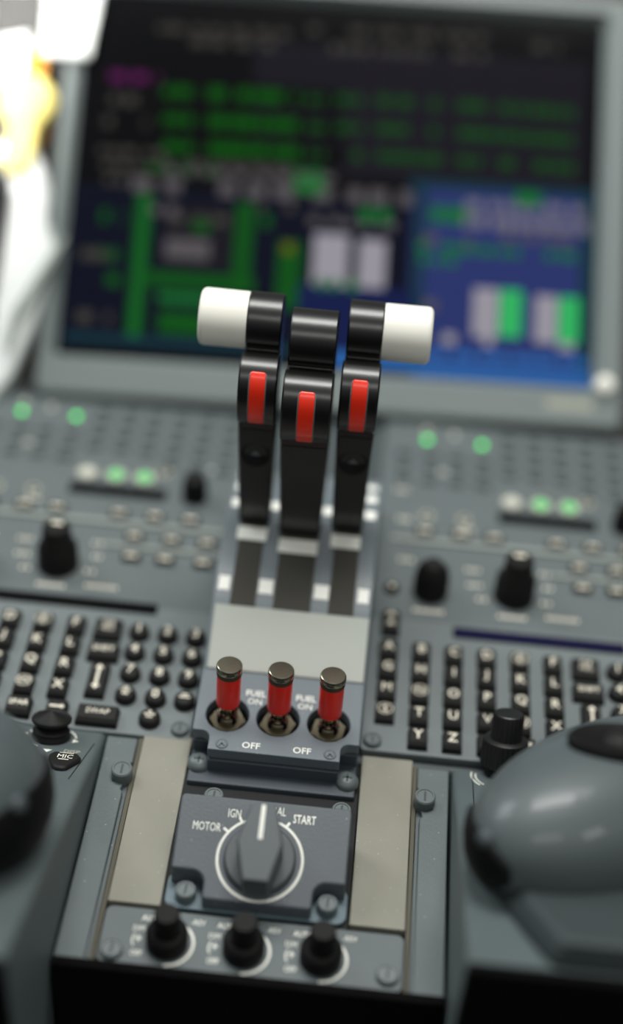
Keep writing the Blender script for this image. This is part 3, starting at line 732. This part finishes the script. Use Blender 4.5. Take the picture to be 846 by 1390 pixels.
def words(x0, x1, y, h, c, slope, fill=.62, wmin=8, wmax=22):
    rng = random.Random(int(x0*7+y))
    x = x0
    while x < x1:
        wd = rng.uniform(wmin, wmax); yy = y+slope*(x-x0)
        if rng.random() < .86: q(x, yy-h/2, min(x+wd, x1), yy+h/2, c)
        x += wd*(1/fill if fill else 1)*rng.uniform(.85, 1.15)
mb.face([(-GW, 0, 0), (GW, 0, 0), (GW, GH, 0), (-GW, GH, 0)], IX['black'])
q(340, 70, 798, 238, 'violet'); q(455, 110, 790, 250, 'violet')  # violet areas paint the hazy reflection over the upper right glass
for i in range(7): q(350+i*62, 74, 352+i*62, 120, 'ink')
words(215, 400, 38, 10, 'dim', .05); words(260, 660, 56, 12, 'dim', .05); words(420, 660, 40, 10, 'dim', .05); words(700, 760, 62, 12, 'dim', .05)
for k, y in enumerate((127, 165, 202)):
    q(150, y-16, 470, y+16, 'black')
    words(222, 262, y-3, 15, 'dgreen', .05, .85); words(283, 405, y, 17, 'dgreen', .05, .85, 12, 26); words(418, 440, y+8, 13, 'dgreen2', .05, .7)
    words(458, 492, y+8, 13, 'dgreen2', .06, .8); words(512, 600, y+10, 13, 'dgreen2', .06, .8); words(622, 780, y+16, 13, 'dgreen2', .07, .8)
words(150, 215, 104, 12, 'magenta', .04)
words(150, 200, 135, 14, 'dim', .04); words(142, 200, 165, 14, 'dim', .04)
for i in range(3): words(135+i*4, 230, 205+i*20, 10, 'dim', .05, .7)
# lower half
q(84, 262, 560, 480, 'ink'); q(556, 250, 806, 540, 'blue'); q(556, 250, 806, 262, 'teal')
q(560, 252, 574, 530, 'teal'); q(786, 262, 806, 540, 'teal')
words(215, 400, 222, 12, 'dim', .06, .8); words(200, 300, 228, 12, 'green', .06, .55)
words(180, 560, 250, 20, 'grey', .055, .62, 20, 34)
q(400, 232, 440, 262, 'green2')
words(225, 470, 232, 10, 'grey', .05, .5)
words(120, 168, 292, 18, 'green', .06, .8); words(130, 160, 345, 16, 'green', .06, .8); words(110, 150, 345, 14, 'dim', .06, .8); words(105, 150, 430, 16, 'dim', .06, .8); words(145, 165, 380, 16, 'green', .06)
q(178, 262, 200, 465, 'green'); q(186, 262, 192, 465, 'green2')
q(318, 275, 342, 400, 'green'); q(200, 372, 345, 392, 'green'); q(215, 400, 300, 412, 'green2'); q(215, 425, 300, 455, 'green')
q(222, 280, 315, 366, 'violet'); words(228, 310, 296, 12, 'dim', .05); q(224, 325, 285, 352, 'grey'); q(262, 300, 285, 316, 'green'); words(205, 240, 285, 12, 'grey', .05)
words(355, 400, 300, 18, 'green', .05); words(350, 400, 280, 12, 'dim', .05)
q(376, 328, 408, 420, 'green'); q(384, 330, 398, 344, 'yellow')
q(425, 318, 472, 400, 'white'); q(486, 326, 523, 405, 'white'); q(402, 390, 560, 480, 'navy'); words(420, 550, 300, 12, 'grey', .06, .6); words(490, 535, 292, 20, 'green2', .06)
words(430, 490, 385, 14, 'green2', .06)
words(565, 640, 290, 22, 'green2', .06, .85, 16, 26); words(632, 800, 278, 14, 'lgrey', .06, .7); words(630, 800, 300, 18, 'lgrey', .06, .75); words(680, 800, 322, 10, 'grey', .06); q(700, 262, 735, 280, 'green2')
words(568, 800, 335, 12, 'green2', .07, .7); words(575, 640, 325, 12, 'grey', .06)
words(570, 620, 352, 12, 'green2', .07)
words(560, 625, 418, 12, 'white', .06, .6) if False else None
words(575, 640, 415, 14, 'grey', .06, .5); words(565, 790, 458, 14, 'white', .06, .35); words(570, 800, 480, 12, 'bright', .06, .8)
q(642, 392, 676, 458, 'white'); q(678, 394, 708, 458, 'lgreen'); q(726, 402, 756, 466, 'white'); q(758, 404, 786, 466, 'lgreen')
q(560, 500, 804, 536, 'bright'); q(440, 480, 560, 500, 'bright'); q(86, 462, 440, 474, 'teal')
mb.build('screen', SC, dis, recalc=False)
# brightness knob in the bezel corner and a small pale label
k = MB().lathe([(5.2, 0), (5, 5), (4, 6), (0, 6)], seg=28).build('brightness_knob', M['ivory'], dis, smooth=50); k.location = Vector((*on_glass(817, 528), 5))*MM
u, v = on_glass(770, 553); MB().box(u-13, u+13, v-2.6, v+2.6, 5.9, 6.1).build('bezel_label', M['pale'], dis)

# ------------------------------------------------------------------ sunlit clutter beside the display (upper left)
def place(o, px, py, h):
    u, v = on_glass(px, py, h); p = D_ORG + D_ROT @ Vector((u, v, h))
    o.location = p*MM + Vector((0, 0, Z0)); o.rotation_euler = D_ROT.to_euler(); return o
def slabpts(pts, px, py, th, name, m, h, label, cat, bevel=1.5):
    u0, v0 = on_glass(px, py, h)
    poly = [(on_glass(x, y, h)[0]-u0, on_glass(x, y, h)[1]-v0) for x, y in pts][::-1]
    o = MB().prism(poly, 0, th).build(name, m, bevel=bevel, seg=3); place(o, px, py, h); tag(o, label, cat); return o
slabpts([(62, 0), (62, 10), (56, 76), (122, 80), (134, 20), (142, -22), (60, -25)], 100, 40, 2, 'white_card', M['paper'], 8, 'bright sunlit white card clipped at the top left corner of the display', 'card')
slabpts([(0, 52), (40, 46), (36, 100), (0, 118)], 20, 80, 2, 'white_placard', M['paper'], 4, 'sunlit white placard behind the yellow handle at the left edge', 'placard')
slabpts([(-10, 215), (8, 232), (20, 262), (8, 340), (-4, 420), (-12, 560), (20, 520), (48, 455), (80, 350), (66, 305), (70, 268), (62, 232), (50, 205), (10, 200)], 40, 360, 14, 'white_cover', M['paper'], -4, 'large overexposed white cover below the yellow handle, left of the display', 'cover', 4)
slabpts([(88, 322), (92, 332), (26, 440), (12, 480), (8, 470), (20, 425)], 50, 400, 6, 'grey_rod', M['greyrod'], 11, 'slim pale grey rod lying diagonally across the white cover', 'rod', 1)
slabpts([(-20, 235), (-4, 240), (14, 268), (4, 330), (-6, 400), (-40, 420), (-60, 240)], -5, 320, 12, 'black_pouch', M['rubber'], 8, 'black filler for the dark gap at the extreme left edge beside the white cover', 'pouch', 2)  # solid black slab added to stand for a dark gap
slabpts([(38, 62), (66, 66), (62, 110), (34, 108)], 50, 90, 4, 'orange_strap', M['orange'], 2, 'orange strap above the yellow handle', 'strap', .5)
slabpts([(52, 150), (74, 150), (60, 196), (44, 204)], 60, 175, 4, 'orange_tab', M['orange'], 0, 'orange tab at the lower right of the yellow handle', 'tab', .5)
YH = 12
u0, v0 = on_glass(36, 170, YH)
yh = bpy.data.objects.new('yellow_handle', None); C.objects.link(yh); place(yh, 36, 170, YH); tag(yh, 'glaring yellow handle with round head, left of the display', 'handle')
a = on_glass(37, 138, YH)
MB().lathe([(.1, -6), (12, -6), (15.5, -4), (16.4, 0), (15.5, 3), (12, 5.2), (6, 6.2), (.1, 6.4)], (a[0]-u0, a[1]-v0, 0), 40).build('round_head', M['yellow'], yh, smooth=60)
MB().prism([(p[0]-u0, p[1]-v0) for p in [on_glass(x, y, YH) for x, y in ((56, 160), (14, 165), (3, 222), (14, 238), (34, 236), (46, 212))]][::-1], -5, 4).build('neck', M['yellow'], yh, bevel=2, seg=3)
